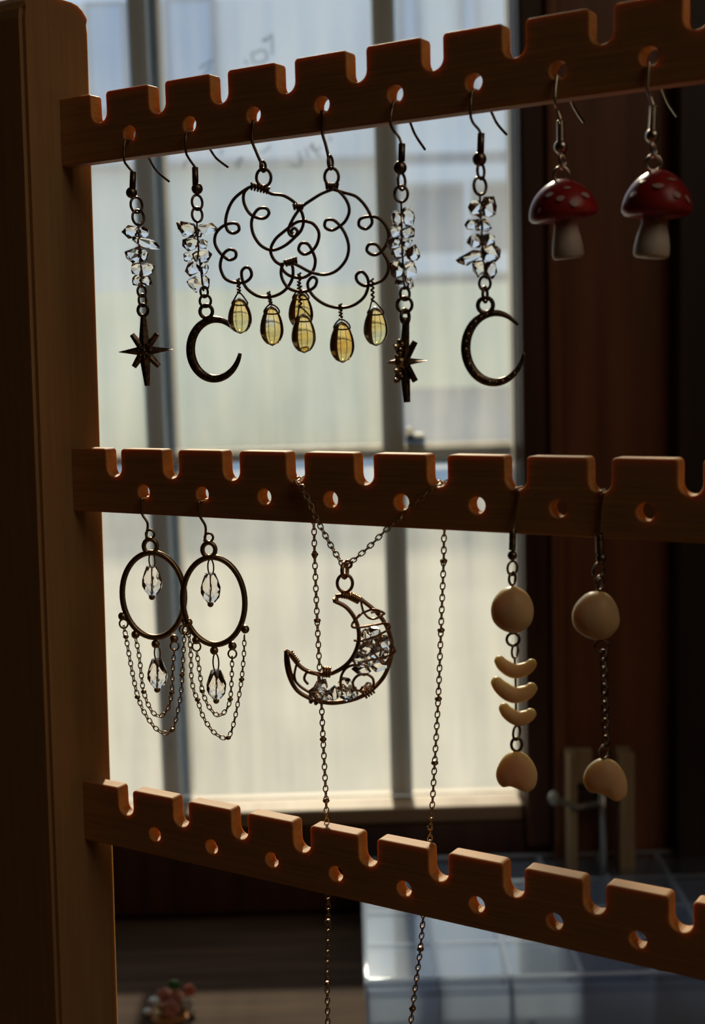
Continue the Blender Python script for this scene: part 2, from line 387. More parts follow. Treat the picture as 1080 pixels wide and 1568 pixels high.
# ------------------------------------------------------------------ outside
GROUND = noisy(mat('dry_ground', rough=.9), (.25, .23, .18), (.33, .30, .235), (1, 1, 1), .7)
struct('ground', box(-40, 40, 1.4, 60, -1.5, -1.3), GROUND)
PAVE = noisy(mat('pale_pavement', rough=.8), (.66, .68, .70), (.80, .80, .80), (1, 1, 1), .6)
struct('pavement', box(-40, 40, 17, 24.5, -1.3, -1.27), PAVE)
HW = noisy(mat('white_render', rough=.8), (.78, .80, .80), (.90, .90, .88), (1, 1, 1), .4)
HB = noisy(mat('beige_render', rough=.8), (.92, .78, .46), (1.0, .90, .60), (1, 1, 1), .5)
HM = noisy(mat('pale_grey_render', rough=.8), (.66, .69, .64), (.78, .80, .72), (1, 1, 1), .5)
HG = noisy(mat('grey_siding', rough=.8), (.30, .36, .42), (.40, .46, .52), (1, 1, 1), .5)
PGL = mat('far_window_glass', (.45, .58, .72), .15)
YH = 25.0
def hx(px, y=200): return pix(px, y, YH).x
def hz(py, x=450): return pix(x, py, YH).z
hs = thing('building', (hx(450), YH + 3, -1.3), 'pale rendered building across the street seen through the left and middle panes', 'building')
mesh('upper_wall', box(-22, hx(590), YH, YH + 6, hz(248), 7.0), HW, hs)
mesh('lower_wall', box(-22, hx(590), YH + .15, YH + 6, hz(440), hz(248)), HM, hs)
mesh('plinth_wall', box(-22, hx(590), YH + .1, YH + 6, -1.3, hz(440)), HB, hs)
mesh('storey_band', box(-22, hx(590), YH - .18, YH + .2, hz(250), hz(243)), HG, hs)
for a, b, c, d in ((148, 196, 15, 170), (268, 330, 12, 150), (-60, 0, 15, 170)):
    o = mesh('window', box(hx(a - 8), hx(b + 8), YH - .10, YH + .02, hz(d), hz(c - 20)), HG, hs)
    mesh('pane', box(hx(a), hx(b), YH - .16, YH - .101, hz(d - 8), hz(c - 10)), PGL, o)
hs2 = thing('building', (hx(720), YH + 2, -1.3), 'blue-grey sided building across the street seen through the right-hand pane', 'building')
mesh('upper_wall', box(hx(598), 22, YH - .6, YH + 5, hz(240, 690), 7.0), HW, hs2)
mesh('lower_wall', box(hx(598), 22, YH - .4, YH + 5, -1.3, hz(240, 690)), HG, hs2)
mesh('porch_roof', box(hx(604), 22, YH - 1.4, YH - .4, hz(292, 690), hz(268, 690)), HW, hs2)
mesh('porch_rail', box(hx(604), 22, YH - 1.4, YH - 1.2, hz(425, 690), hz(396, 690)), HW, hs2)
mesh('porch_wall', box(hx(604), 22, YH - 1.35, YH - 1.25, hz(590, 690), hz(440, 690)), HB, hs2)
for px in (628, 716): 
    o = mesh('window', box(hx(px - 14), hx(px + 14), YH - .75, YH - .59, hz(150, 690), hz(-40, 690)), HG, hs2)
    mesh('pane', box(hx(px - 9), hx(px + 9), YH - .8, YH - .751, hz(140, 690), hz(-30, 690)), PGL, o)
mesh('porch_post', box(hx(700), hx(708), YH - 1.4, YH - 1.2, hz(396, 690), hz(292, 690)), HW, hs2)

# ------------------------------------------------------------------ the rack
def w_loc(v): return (v.x, v.y, v.z)
rack_base = r2w(-1.6 * P, 0, RC.z - CAM.z)
rack = thing('earring_rack', rack_base, 'pine earring display rack with notched and drilled crossbars', 'rack', rz=-YAW)
def rloc(u, v, w): return Vector((u + 1.6 * P, v, w - (RC.z - CAM.z)))
def bar_mesh(n_teeth, u_end, x0, left):
    cu = bpy.data.curves.new('bar', 'CURVE'); cu.dimensions = '2D'; cu.fill_mode = 'BOTH'
    bev = .00035; cu.extrude = BAR_T / 2 - bev; cu.bevel_depth = bev; cu.bevel_resolution = 1; cu.offset = -bev
    pts = [(left, -BAR_H), (u_end, -BAR_H), (u_end, 0)]; rt = .0011
    def arc(cx, cz, r, a0, a1, n=5):
        return [(cx + r * math.cos(math.radians(a0 + (a1 - a0) * k / n)), cz + r * math.sin(math.radians(a0 + (a1 - a0) * k / n))) for k in range(n + 1)]
    for i in range(n_teeth, -1, -1):
        xr = x0 + i * P; xl = xr - GAP; rb = GAP * .48
        pts += arc(xr + rt, -rt, rt, 90, 180, 4)
        pts += arc(xr - rb, -NDEP + rb, rb, 0, -90, 6) + arc(xl + rb, -NDEP + rb, rb, -90, -180, 6)
        pts += arc(xl - rt, -rt, rt, 0, 90, 4)
    pts.append((left, 0))
    def add(ps):
        sp = cu.splines.new('POLY'); sp.points.add(len(ps) - 1); sp.use_cyclic_u = True
        for p, (a, b) in zip(sp.points, ps): p.co = (a, b, 0, 1)
    add(pts)
    for i in range(n_teeth + 1): add(arc(x0 + (i + .378) * P, -.58 * P, HOLE_R, 0, 360, 18)[:-1])
    o = bpy.data.objects.new('tmp', cu); COL.objects.link(o)
    dg = bpy.context.evaluated_depsgraph_get(); me = bpy.data.meshes.new_from_object(o.evaluated_get(dg))
    bpy.data.objects.remove(o); bpy.data.curves.remove(cu)
    for v in me.vertices: x, y, z = v.co; v.co = (x, -z, y)       # z of the curve becomes depth
    return me
def face_u(z): return (-.90 + .027 * z / P) * P                    # the upright leans a little
for k, key in enumerate(('top', 'mid', 'bot')):
    z, x0 = BARS[key]
    me = bar_mesh(11, 12.5 * P, x0, face_u(z) - .002)
    o = link('notched_crossbar', me, PINE, rack); o.location = rloc(0, BAR_T / 2, z)
    me.materials.clear(); me.materials.append(PINE)
    for p in me.polygons: p.use_smooth = False
def post(u0, ztop, name, wd):
    zb = -(CAM.z - RC.z) * 1.0; V, Fc = [], []
    prof = [(-.64, 0), (.63, 0)]
    zs = [zb, -6 * P, 0, ztop - .35 * P]
    rings = [(z, -.64 * P, .64 * P) for z in zs]
    for k in range(1, 6):
        a = math.radians(90 * k / 5); rr = .35 * P
        rings.append((ztop - rr + rr * math.sin(a), -.64 * P + rr * (1 - math.cos(a)), .64 * P - rr * (1 - math.cos(a))))
    for z, a, b in rings:
        uf = face_u(z) if u0 is None else u0
        for (u, v) in ((uf, a), (uf, b), (uf - wd, b), (uf - wd, a)): V.append(rloc(u, v, z))
    n = len(rings)
    for i in range(n - 1):
        for k in range(4): Fc.append((i * 4 + k, i * 4 + (k + 1) % 4, (i + 1) * 4 + (k + 1) % 4, (i + 1) * 4 + k))
    Fc.append((3, 2, 1, 0)); Fc.append(tuple((n - 1) * 4 + k for k in range(4)))
    bm = bmesh.new(); vs = [bm.verts.new(v) for v in V]
    for f in Fc: bm.faces.new([vs[i] for i in f])
    bmesh.ops.recalc_face_normals(bm, faces=bm.faces[:])
    bmesh.ops.bevel(bm, geom=[e for e in bm.edges if abs((e.verts[0].co - e.verts[1].co).normalized().z) > .9], offset=.0012, segments=2, affect='EDGES')
    me = bpy.data.meshes.new(name); bm.to_mesh(me); bm.free()
    return link(name, me, PINE_V, rack)
post(None, 6.02 * P, 'upright_post', 1.7 * P)
post(14.1 * P, 6.02 * P, 'upright_post', 1.7 * P)

# ------------------------------------------------------------------ earwires
def earwire(t, u, z, front, tail, m, w=3.6, notch_hang=False):
    """front: pixels from the hole down to the pendant; tail: pixels of the end behind the bar; all in the plane u"""
    r = w * msc(.36) / 2; pts = []
    for (x, y) in reversed(front):
        v = min(max(w2r(upix(x, y, u)).y, -.0055), -r * 1.4); pts.append(vpix(x, y, v))
    zb = z - (0 if notch_hang else HOLE_R) + r * 1.15
    pts += [r2w(u, -r * .6, zb - r * .4), r2w(u, BAR_T * .5, zb), r2w(u, BAR_T + r * .6, zb - r * .4)]
    if tail:
        v1 = w2r(upix(*tail[0], u)).y; v1 = max(v1, BAR_T + r * 1.5)
        pts.append(r2w(u, BAR_T * .6 + v1 * .45, zb - .0022))
        for (x, y) in tail: q = w2r(upix(x, y, u)); pts.append(r2w(u, max(q.y, BAR_T + r * 1.5), q.z))
    else:
        pts += [r2w(u, BAR_T + .002, zb - .0012), r2w(u, BAR_T + .003, zb - .003)]
    mesh('earwire', tube(spline(pts, 6), r, False, 7), m, t, True)
    return pts[0].y
def start(name, bar, i, label, cat, front, group, notch_hang=False):
    u, z = (notch if notch_hang else hole)(bar, i)
    q = vpix(*front[-1], min(max(w2r(upix(*front[-1], u)).y, -.0055), -.0016))
    t = thing(name, q, label, cat, group); return t, u, z, q.y

def sleeve_ball(t, a, b, w, c, r, Y, m, coil=False):
    rod('coil' if coil else 'sleeve', t, a, b, w, Y, m, coil); px_ball('ball', t, *c, r, Y, m)

def star_pts(center, tips, Y, rin, wt, dep):
    """eight-armed star charm: each arm a tapering bar with a ridge"""
    c = pix(*center, Y); s = msc(Y); out = []
    for (x, y, w0, w1) in tips:
        e = pix(x, y, Y); ax = (e - c); n = ax.normalized(); b = n.cross(Vector((0, 1, 0))).normalized(); d = Vector((0, 1, 0)) * dep
        w0 *= 1.25; w1 *= 1.3
        p = [c - b * w0 * s / 2, c - d, c + b * w0 * s / 2, c + d, e - b * w1 * s / 2, e - d * .4, e + b * w1 * s / 2, e + d * .4]
        out.append((p, [(0, 1, 5, 4), (1, 2, 6, 5), (2, 3, 7, 6), (3, 0, 4, 7), (4, 5, 6, 7), (3, 2, 1, 0)]))
    return out
def crescent(name, t, cx, cy, rx, ry, a0, a1, wmax, wend, Y, m, peak=.55, dy=0.0):
    """angles clockwise from straight up, in degrees, running counter-clockwise from a0 to a1"""
    s = msc(Y); n = 48; pts, rad = [], []
    for k in range(n + 1):
        f = k / n; a = math.radians(a0 + (a1 - a0) * f)
        g = math.sin(math.pi * f) ** .75; wd = wend + (wmax - wend) * g
        pts.append(pix(cx + (rx - wd / 2) * math.sin(a), cy - (ry - wd / 2) * math.cos(a), Y + dy)); rad.append(wd * s / 2)
    return mesh(name, tube(pts, 1, False, 8, rad, flat=.55), m, t, True), pts, rad

G1 = 'crystal chip and star earrings'; G2 = 'crystal chip and crescent earrings'
# star earring, leftmost
fr = [(191, 218), (190, 244), (195, 254), (203, 263)]
t, u, z, Y = start('star_earring', 'top', 0, 'crystal chip earring with dark flat eight-pointed star, hanging nearest the upright post', 'earring', fr, G1)
earwire(t, u, z, fr, [(229, 244), (240, 262), (259, 278)], GUN)
sleeve_ball(t, (204, 263), (203, 289), 9.6, (201.5, 295), 8.6, Y, GUN)
ring('link', t, 209, 314, 15, 23, Y, 3.6, GUN); ring('link', t, 211.7, 333, 15, 22, Y, 3.6, GUN)
wire('head_pin', t, [(212, 342), (214, 390), (217, 441)], Y, 3, GUN)
for k, (x, y, a, b, tl, dy) in enumerate([(204, 355, 26, 19, -.2, 0), (217, 356, 20, 18, .2, .001), (224, 373, 40, 14, -.35, -.001), (206, 389, 25, 21, .2, 0), (220, 391, 16, 16, 0, .002), (210, 412, 20, 19, 0, 0), (225, 413, 19, 17, .2, .001), (211, 429, 17, 17, 0, 0), (224, 430, 15, 16, .4, 0)]): chip(t, x, y, a, b, Y, seed=k, tilt=tl, dy=dy)
ring('link', t, 217, 446, 11, 16, Y, 3.4, GUN); ring('link', t, 218.4, 460, 9, 18, Y, 3.4, GUN); ring('charm_ring', t, 219, 475, 15, 17, Y, 4.5, GUN)
arms = star_pts((221, 537), [(219.5, 482, 15, 6), (225.6, 591, 15, 6), (182, 539, 13, 1), (265, 535, 13, 1), (202, 512, 11, 6), (241, 511, 11, 6), (205, 562, 11, 6), (244, 561, 11, 6)], Y, 0, 0, .0011)
st = mesh('star_charm', join(*arms), GUN, t)
for k in range(9): mesh('stone', ball(pix(221 + 9 * math.cos(k * .78) * (k > 0), 537 + 11 * math.sin(k * .78) * (k > 0), Y - .0009), 3.4 * msc(Y), (1, .7, 1), 8, 6), GUN, st)

# crescent earring, left
fr = [(285, 207), (284.6, 231), (289, 242), (298.8, 256)]
t, u, z, Y = start('crescent_earring', 'top', 1, 'crystal chip earring with dark open crescent, hanging left of the wire cloud earrings', 'earring', fr, G2)
earwire(t, u, z, fr, [(322, 229), (332, 243), (349, 256)], GUN)
sleeve_ball(t, (298.8, 256), (299.5, 283), 9.6, (302, 289), 8.7, Y, GUN)
ring('link', t, 302, 310, 14, 22, Y, 3.6, GUN); ring('link', t, 302, 329, 14, 21, Y, 3.6, GUN)
wire('head_pin', t, [(301.4, 338), (305, 390), (312, 446)], Y, 3, GUN)
for k, (x, y, a, b, tl, dy) in enumerate([(288, 352, 32, 19, -.3, 0), (317, 350, 29, 18, .15, 0), (302, 357, 14, 12, 0, -.001), (291, 373, 22, 20, 0, 0), (309, 373, 15, 15, 0, .001), (289, 393, 16, 14, 0, 0), (309, 393, 27, 20, 0, -.001), (295, 411, 20, 21, 0, 0), (313, 410, 13, 18, 0, 0), (299, 434, 20, 22, .3, 0), (314, 432, 13, 22, .1, .001)]): chip(t, x, y, a, b, Y, seed=k, tilt=tl, dy=dy)
ring('link', t, 312.7, 447, 10, 16, Y, 3.4, GUN); ring('jump_ring', t, 314.6, 461, 17, 18, Y, 3.6, GUN); ring('charm_ring', t, 316, 477, 19, 19, Y, 5, GUN)
cr, cp, rd = crescent('crescent_charm', t, 328, 535, 43, 51, 52, -263, 14, 5.5, Y, GUN)
for k in range(6, 44, 2): mesh('stone', ball(cp[k] + Vector((0, -rd[k] * .55, 0)), rd[k] * .42, (1, .6, 1), 7, 5), GUN, cr)

# star earring, right of the cloud earrings, turned edge-on
fr = [(602, 160), (598, 186), (602, 199), (611, 210), (614.5, 219.7)]
t, u, z, Y = start('star_earring', 'top', 4, 'crystal chip earring with star charm turned nearly edge-on, hanging right of the wire cloud earrings', 'earring', fr, G1)
earwire(t, u, z, fr, [(629, 189), (637, 208), (651, 229)], GUN)
sleeve_ball(t, (615.7, 220), (615, 247), 11, (612.6, 257), 10.5, Y, GUN)
ring('link', t, 615, 278, 12, 25, Y, 4, GUN); ring('link', t, 614.5, 297, 20, 24, Y, 4, GUN)
wire('head_pin', t, [(614.5, 309), (616, 380), (619.7, 444)], Y, 3.4, GUN)
for k, (x, y, a, b, tl, dy) in enumerate([(607, 334, 15, 25, 0, 0), (625, 330, 17, 28, 0, 0), (606, 354, 21, 18, 0, 0), (623, 356, 23, 17, .2, .001), (604, 371, 22, 18, 0, 0), (621, 371, 18, 15, 0, 0), (613, 385, 24, 20, 0, .001), (632, 388, 19, 21, 0, -.001), (609, 414, 19, 28, .3, 0), (628, 414, 23, 26, 0, 0), (616, 431, 17, 16, 0, -.001), (627, 434, 12, 17, 0, 0)]): chip(t, x, y, a, b, Y, seed=k + 30, tilt=tl, dy=dy)
ring('link', t, 620, 450, 15, 19, Y, 4, GUN); ring('jump_ring', t, 619.7, 467, 23, 23, Y, 4.4, GUN); ring('charm_ring', t, 620.5, 485, 13, 22, Y, 5, GUN)
arms = star_pts((619, 554), [(622, 486, 13, 8), (623.5, 616, 14, 8), (590, 555, 11, 1), (654, 552, 11, 1), (606, 526, 10, 7), (636, 523, 10, 7), (607, 584, 10, 7), (636.5, 584, 10, 7)], Y, 0, 0, .0014)
st = mesh('star_charm', join(*arms), GUN, t)
mesh('stone', ball(pix(612, 554, Y - .0016), 8 * msc(Y), (1, .8, 1), 9, 7), ANTIQUE, st)
for k in range(14): mesh('stone', ball(pix(612 + 5 * math.sin(k * 2.3), 523 + 4.6 * k, Y - .0012), 4.2 * msc(Y), (1, .8, 1), 7, 5), ANTIQUE if k % 3 else GUN, st)

# crescent earring, right
fr = [(722, 148), (720.6, 174), (724, 187), (733, 198), (736, 204)]
t, u, z, Y = start('crescent_earring', 'top', 5, 'crystal chip earring with jewelled open crescent, hanging next to the red mushroom earrings', 'earring', fr, G2)
earwire(t, u, z, fr, [(753, 172), (762, 190), (776, 206)], GUN)
sleeve_ball(t, (737, 204), (736, 234), 11, (734.4, 243.5), 10.8, Y, GUN)
ring('link', t, 736.6, 262.5, 12, 23, Y, 4, GUN); ring('link', t, 735.3, 285, 20, 26, Y, 4.2, GUN)
wire('head_pin', t, [(735, 297), (738, 360), (742, 426)], Y, 3.6, GUN)
for k, (x, y, a, b, tl, dy) in enumerate([(728, 318, 25, 24, -.3, 0), (748, 319, 24, 31, -.2, 0), (720, 344, 18, 19, -.3, 0), (738, 345, 24, 20, 0, -.001), (728, 368, 22, 24, 0, 0), (747, 367, 24, 20, .2, 0), (719, 395, 36, 15, .35, 0), (750, 388, 26, 27, 0, 0), (734, 412, 21, 24, 0, 0), (750, 412, 20, 26, -.2, .001)]): chip(t, x, y, a, b, Y, seed=k + 60, tilt=tl, dy=dy)
ring('link', t, 742.7, 434, 17, 21, Y, 4, GUN); ring('link', t, 743, 451, 9, 23, Y, 4.4, GUN); ring('charm_ring', t, 743.6, 467.5, 23, 23, Y, 6, GUN)
cr, cp, rd = crescent('crescent_charm', t, 756, 533, 50, 59, 52, -264, 15, 4, Y, GUN)
for k in range(4, 46, 2): mesh('stone', ball(cp[k] + Vector((0, -rd[k] * .55, 0)), rd[k] * .45, (1, .6, 1), 7, 5), ANTIQUE if k % 4 else GUN, cr)

# ------------------------------------------------------------------ wire cloud earrings
def cE(pts): return [(310 + x / 3.484, 200 + y / 3.484) for x, y in pts]
def drop(t, cx, cy, w, h, Y, bind, seed=0):
    cx, cy = 310 + cx / 3.484, 200 + cy / 3.484; w, h = w / 3.484, h / 3.484
    b0, b1 = [(310 + x / 3.484, 200 + y / 3.484) for x, y in bind]
    s = msc(Y); c = pix(cx, cy, Y); prof = []
    for k in range(15):
        f = k / 14; hh = -1 + 2 * f
        r = math.sqrt(max(1 - hh * hh, 0)) * (1 - .20 * (hh + .35) if hh > -.35 else 1.0); prof.append((max(r, .02) * w / 2 * s, hh * h / 2 * s))
    o = mesh('drop_bead', lathe(c, prof, 20), AMBER, t, True)
    # wire bail: twisted stem and a loop through the top of the drop
    top = (cx, cy - h * .36)
    wire('bail', t, [(cx - w * .30, top[1] + 2), (cx - w * .22, top[1] - h * .10), (b1[0], b1[1] - 1), (cx + w * .22, top[1] - h * .10), (cx + w * .30, top[1] + 2), (cx, top[1] + 5)], Y - .0006, 2.6, BRONZE, 5, True)
    n = 26; pts = []
    for k in range(n):
        f = k / (n - 1); x = b0[0] + (b1[0] - b0[0]) * f + 2.2 * math.cos(k * 1.25); y = b0[1] + (b1[1] - b0[1]) * f
        q = pix(x, y, Y); q.y += 2.4 * s * math.sin(k * 1.25); pts.append(q)
    mesh('bail_twist', tube(pts, 1.7 * s, False, 6), BRONZE, t, True)
def wrap_coil(name, t, a, b, w, turns, Y, m, wr):
    s = msc(Y); p, q = pix(*a, Y), pix(*b, Y); ax = q - p; e1 = ax.normalized().cross(Vector((0, 1, 0))).normalized(); n = turns * 10
    pts = [p + ax * (k / n) + e1 * (math.cos(k * .628) * w * s / 2) + Vector((0, math.sin(k * .628) * w * s / 2, 0)) for k in range(n + 1)]
    return mesh(name, tube(pts, wr * s / 2, False, 6), m, t, True)
GF = 'wire cloud earrings with amber drops'
fr = [(388, 190), (386, 214), (393, 234), (400, 250), (403, 258)]
t, u, z, Y = start('cloud_earring', 'top', 2, 'looped bronze wire cloud earring with three drops, the left and rear one of its pair', 'earring', fr, GF)
earwire(t, u, z, fr, None, BRONZE, 4.2)
ring('hook_loop', t, 403, 255, 7, 15, Y, 3.8, BRONZE); ring('hanging_loop', t, 404, 272, 22, 26, Y, 4.2, BRONZE)
wrap_coil('wire_wrap', t, (384, 285), (412, 292), 9, 6, Y, BRONZE, 3.6)
W = 5.0
wire('scalloped_wire', t, cE([(320, 295), (270, 295), (215, 325), (165, 370), (135, 430), (124, 490), (135, 533), (165, 548), (195, 532), (190, 503), (160, 494), (115, 507), (75, 545), (66, 595), (85, 640), (118, 675), (145, 690), (176, 678), (178, 648), (150, 634), (120, 650), (100, 690), (97, 735), (118, 785), (155, 807), (195, 812), (235, 805), (262, 775), (255, 740), (232, 730), (210, 752), (215, 800), (240, 845), (290, 880), (345, 889), (405, 875), (450, 842), (480, 790), (483, 735), (470, 700)]), Y, W, BRONZE, 5)
wire('crescent_wire', t, cE([(320, 310), (370, 338), (430, 346), (485, 378), (525, 425), (540, 480), (528, 530), (495, 568), (440, 614), (375, 638), (315, 615), (275, 560), (262, 500), (272, 455), (300, 418), (340, 415), (356, 440), (335, 466), (295, 466), (250, 440), (222, 385), (222, 335), (245, 305)]), Y + .0008, W, BRONZE, 5)
wire('petal_wire', t, cE([(560, 480), (505, 488), (440, 535), (388, 582), (364, 640), (385, 692), (425, 720)]), Y + .0016, W, BRONZE, 5)
wire('petal_wire', t, cE([(540, 482), (590, 497), (622, 545), (612, 605), (578, 648), (540, 660), (514, 635), (528, 602), (562, 605), (588, 645), (603, 695), (590, 748), (550, 780), (505, 785), (455, 768), (425, 735), (425, 705)]), Y + .0016, W, BRONZE, 5)
drop(t, 200, 988, 135, 190, Y, [(190, 790), (196, 868)]); drop(t, 370, 1042, 133, 212, Y, [(352, 860), (366, 930)]); drop(t, 525, 962, 140, 200, Y + .0025, [(517, 760), (515, 850)])
fr = [(495, 175), (494, 203), (499, 222), (503, 240), (505, 256)]
t, u, z, Y = start('cloud_earring', 'top', 3, 'looped bronze wire cloud earring with three drops, the right and front one of its pair', 'earring', fr, GF)
earwire(t, u, z, fr, None, BRONZE, 4.4)
ring('hook_loop', t, 506, 249, 7, 20, Y, 3.8, BRONZE); ring('hanging_loop', t, 508, 271, 21, 26, Y, 4.2, BRONZE)
wrap_coil('wire_wrap', t, (499, 285), (518, 286), 8, 5, Y, BRONZE, 3.6)
wire('scalloped_wire', t, cE([(700, 315), (760, 332), (820, 352), (868, 400), (898, 455), (905, 495), (875, 525), (838, 510), (840, 475), (880, 460), (935, 465), (978, 505), (995, 560), (980, 612), (945, 655), (908, 663), (878, 640), (890, 608), (930, 610), (962, 650), (990, 700), (992, 750), (965, 795), (915, 818), (865, 828), (828, 805), (822, 772), (850, 753), (878, 780), (886, 825), (865, 885), (810, 930), (740, 946), (665, 932), (605, 895), (570, 850), (563, 812), (585, 782), (610, 795), (600, 832), (560, 856), (510, 858), (460, 840), (428, 795), (420, 745), (435, 705)]), Y, W, BRONZE, 5)
wire('inner_wire', t, cE([(690, 300), (735, 330), (772, 378), (784, 430), (765, 480), (730, 513), (690, 532), (655, 515), (660, 480), (700, 478), (740, 515), (770, 570), (781, 630), (765, 692), (715, 748), (650, 769), (580, 756), (520, 725), (480, 705)]), Y - .0005, W, BRONZE, 5)
wire('curled_end', t, cE([(700, 312), (640, 335), (585, 368), (530, 408), (490, 460), (460, 525), (470, 558), (495, 562), (508, 538), (490, 520), (474, 538), (485, 550)]), Y - .0008, W, BRONZE, 5)
wrap_coil('wire_wrap', t, cE([(485, 408)])[0], cE([(540, 405)])[0], 7, 4, Y, BRONZE, 3.4)
wrap_coil('wire_wrap', t, cE([(440, 710)])[0], cE([(505, 690)])[0], 8, 5, Y, BRONZE, 3.6)
drop(t, 540, 1082, 138, 210, Y, [(522, 830), (522, 945)]); drop(t, 745, 1128, 140, 222, Y, [(735, 925), (740, 1010)]); drop(t, 924, 1045, 138, 208, Y, [(905, 790), (910, 912)])

# ------------------------------------------------------------------ mushroom earrings
def mushroom(i, label, fr, tail, sl, bl, lk, rg, cap_c, cap_w, cap_h, tilt, stem, spots):
    t, u, z, Y = start('mushroom_earring', 'top', i, label, 'earring', fr, 'red mushroom earrings')
    earwire(t, u, z, fr, tail, STEEL)
    sleeve_ball(t, *sl, 11, bl, 10.5, Y, STEEL, True)
    ring('link', t, *lk, 11, 23, Y, 4.4, STEEL); ring('jump_ring', t, *rg, 23, 23, Y, 4.6, STEEL)
    s = msc(Y); R = cap_w / 2 * s; H = cap_h * s; c = pix(*cap_c, Y); q = Matrix.Rotation(tilt, 3, 'Y')
    ax = q @ Vector((0, 0, 1)); prof = []
    for k in range(13):                                   # dome, rounded rim, flat underside
        f = math.sin(math.radians(90 * k / 12)); prof.append((R * max(1 - f * f, .0005) ** .62, H * (.12 + .88 * f)))
    prof = [(R * .25, H * .02), (R * .70, H * -.02), (R * .92, H * .02)] + [(R * .99, H * .09)] + prof
    cap = mesh('cap', lathe(c, prof, 28, ax), CAPRED, t, True)
    a, b, wt, wb = stem
    p0, p1 = pix(*a, Y), pix(*b, Y); L = (p0 - p1).length; ax2 = (p0 - p1).normalized()
    sp = [(wb * .40 * s, 0), (wb * .47 * s, L * .03), (wb * .5 * s, L * .10), (wb * .49 * s, L * .3), (wb * .44 * s, L * .55), (wt * .52 * s, L * .8), (wt * .5 * s, L)]
    mesh('stem', lathe(p1, sp, 24, ax2), CREAM, t, True)
    for (x, y, w0, h0) in spots:                           # painted spots lie on the dome: project onto the lathe surface
        d = ray(x, y); best = None
        for k in range(400):
            f = (Y - R * 1.3 + k * R * 1.3 / 400) / d.y; pt = CAM + d * f; lp = pt - c; hgt = lp.dot(ax); rad = (lp - ax * hgt).length
            hn = min(max((hgt / H - .12) / .88, 0), 1); rr = R * (1 - hn * hn) ** .62
            if rad <= rr: best = pt; nrm = (lp - ax * hgt).normalized() * (1 - hn * .8) + ax * (.25 + hn); break
        if best is None: continue
        nrm.normalize(); n2 = 12
        e1 = nrm.cross(Vector((0, 0, 1))).normalized(); e2 = e1.cross(nrm)
        V = [best + nrm * (.35 * s * 1)] + [best + e1 * (math.cos(k * math.tau / n2) * w0 * s / 2) + e2 * (math.sin(k * math.tau / n2) * h0 * s / 2) * 1.5 - nrm * (.12 * w0 * s * .4) for k in range(n2)]
        V[0] = best + nrm * (.9 * s)
        mesh('spot', (V, [(0, 1 + k, 1 + (k + 1) % n2) for k in range(n2)]), SPOT, cap, True)
g = lambda l: [(780 + x / 3.6, 50 + y / 3.6, w / 3.6, h / 3.6) for x, y, w, h in l]
mushroom(6, 'red spotted mushroom earring with upright stem, nearer the window, left of the pair', [(853, 117), (850, 153), (853.6, 167), (859, 184)], [(876.4, 158), (884, 172), (894, 187)],
    ((858.6, 184), (859, 216)), (859, 225), (862, 246), (860, 268), (864, 336), 104, 60, math.radians(-6), ((866, 338), (871, 396), 35, 48),
    g([(320, 850, 40, 30), (282, 905, 46, 42), (357, 927, 50, 48), (415, 885, 56, 50), (225, 885, 48, 44), (165, 975, 24, 30)]))
mushroom(7, 'red spotted mushroom earring with stem slanting left, rightmost on the top bar', [(994, 97), (992, 136), (996.7, 150), (1001, 162)], [(1016, 139), (1024, 158), (1037, 178)],
    ((1001, 162), (999.4, 199)), (999, 208), (1001.7, 228), (1001.4, 250), (1006, 331), 105, 69, math.radians(2), ((1003, 333), (997, 395), 38, 54),
    g([(823, 835, 62, 48), (922, 882, 50, 46), (895, 803, 60, 30), (690, 880, 46, 50), (980, 905, 28, 50), (740, 815, 40, 26)]))

# ------------------------------------------------------------------ hoop chandelier earrings
def cH(pts): return [(150 + x / 3.735, 740 + y / 3.735) for x, y in pts]
def faceted(t, cx, cy, w, h, Y):
    s = msc(Y); c = pix(cx, cy, Y); R, H = w / 2 * s, h * s; V, Fc = [], []; n = 8
    prof = [(.48, .5), (.76, .28), (.96, .02), (1.0, -.15), (.80, -.34), (.40, -.5)]
    for j, (r, hh) in enumerate(prof):
        for k in range(n): a = (k + .5 * (j % 2)) * math.tau / n; V.append(c + Vector((R * r * math.cos(a), R * r * math.sin(a), H * hh)))
    for j in range(len(prof) - 1):
        for k in range(n):
            a, b, c2, d2 = j * n + k, j * n + (k + 1) % n, (j + 1) * n + k, (j + 1) * n + (k + 1) % n
            if j % 2 == 0: Fc += [(a, c2, b), (b, c2, d2)]
            else: Fc += [(a, c2, d2), (a, d2, b)]
    Fc += [tuple(range(n)), tuple(len(prof) * n - 1 - k for k in range(n))]
    return mesh('faceted_bead', (V, Fc), BEADGLASS, t)
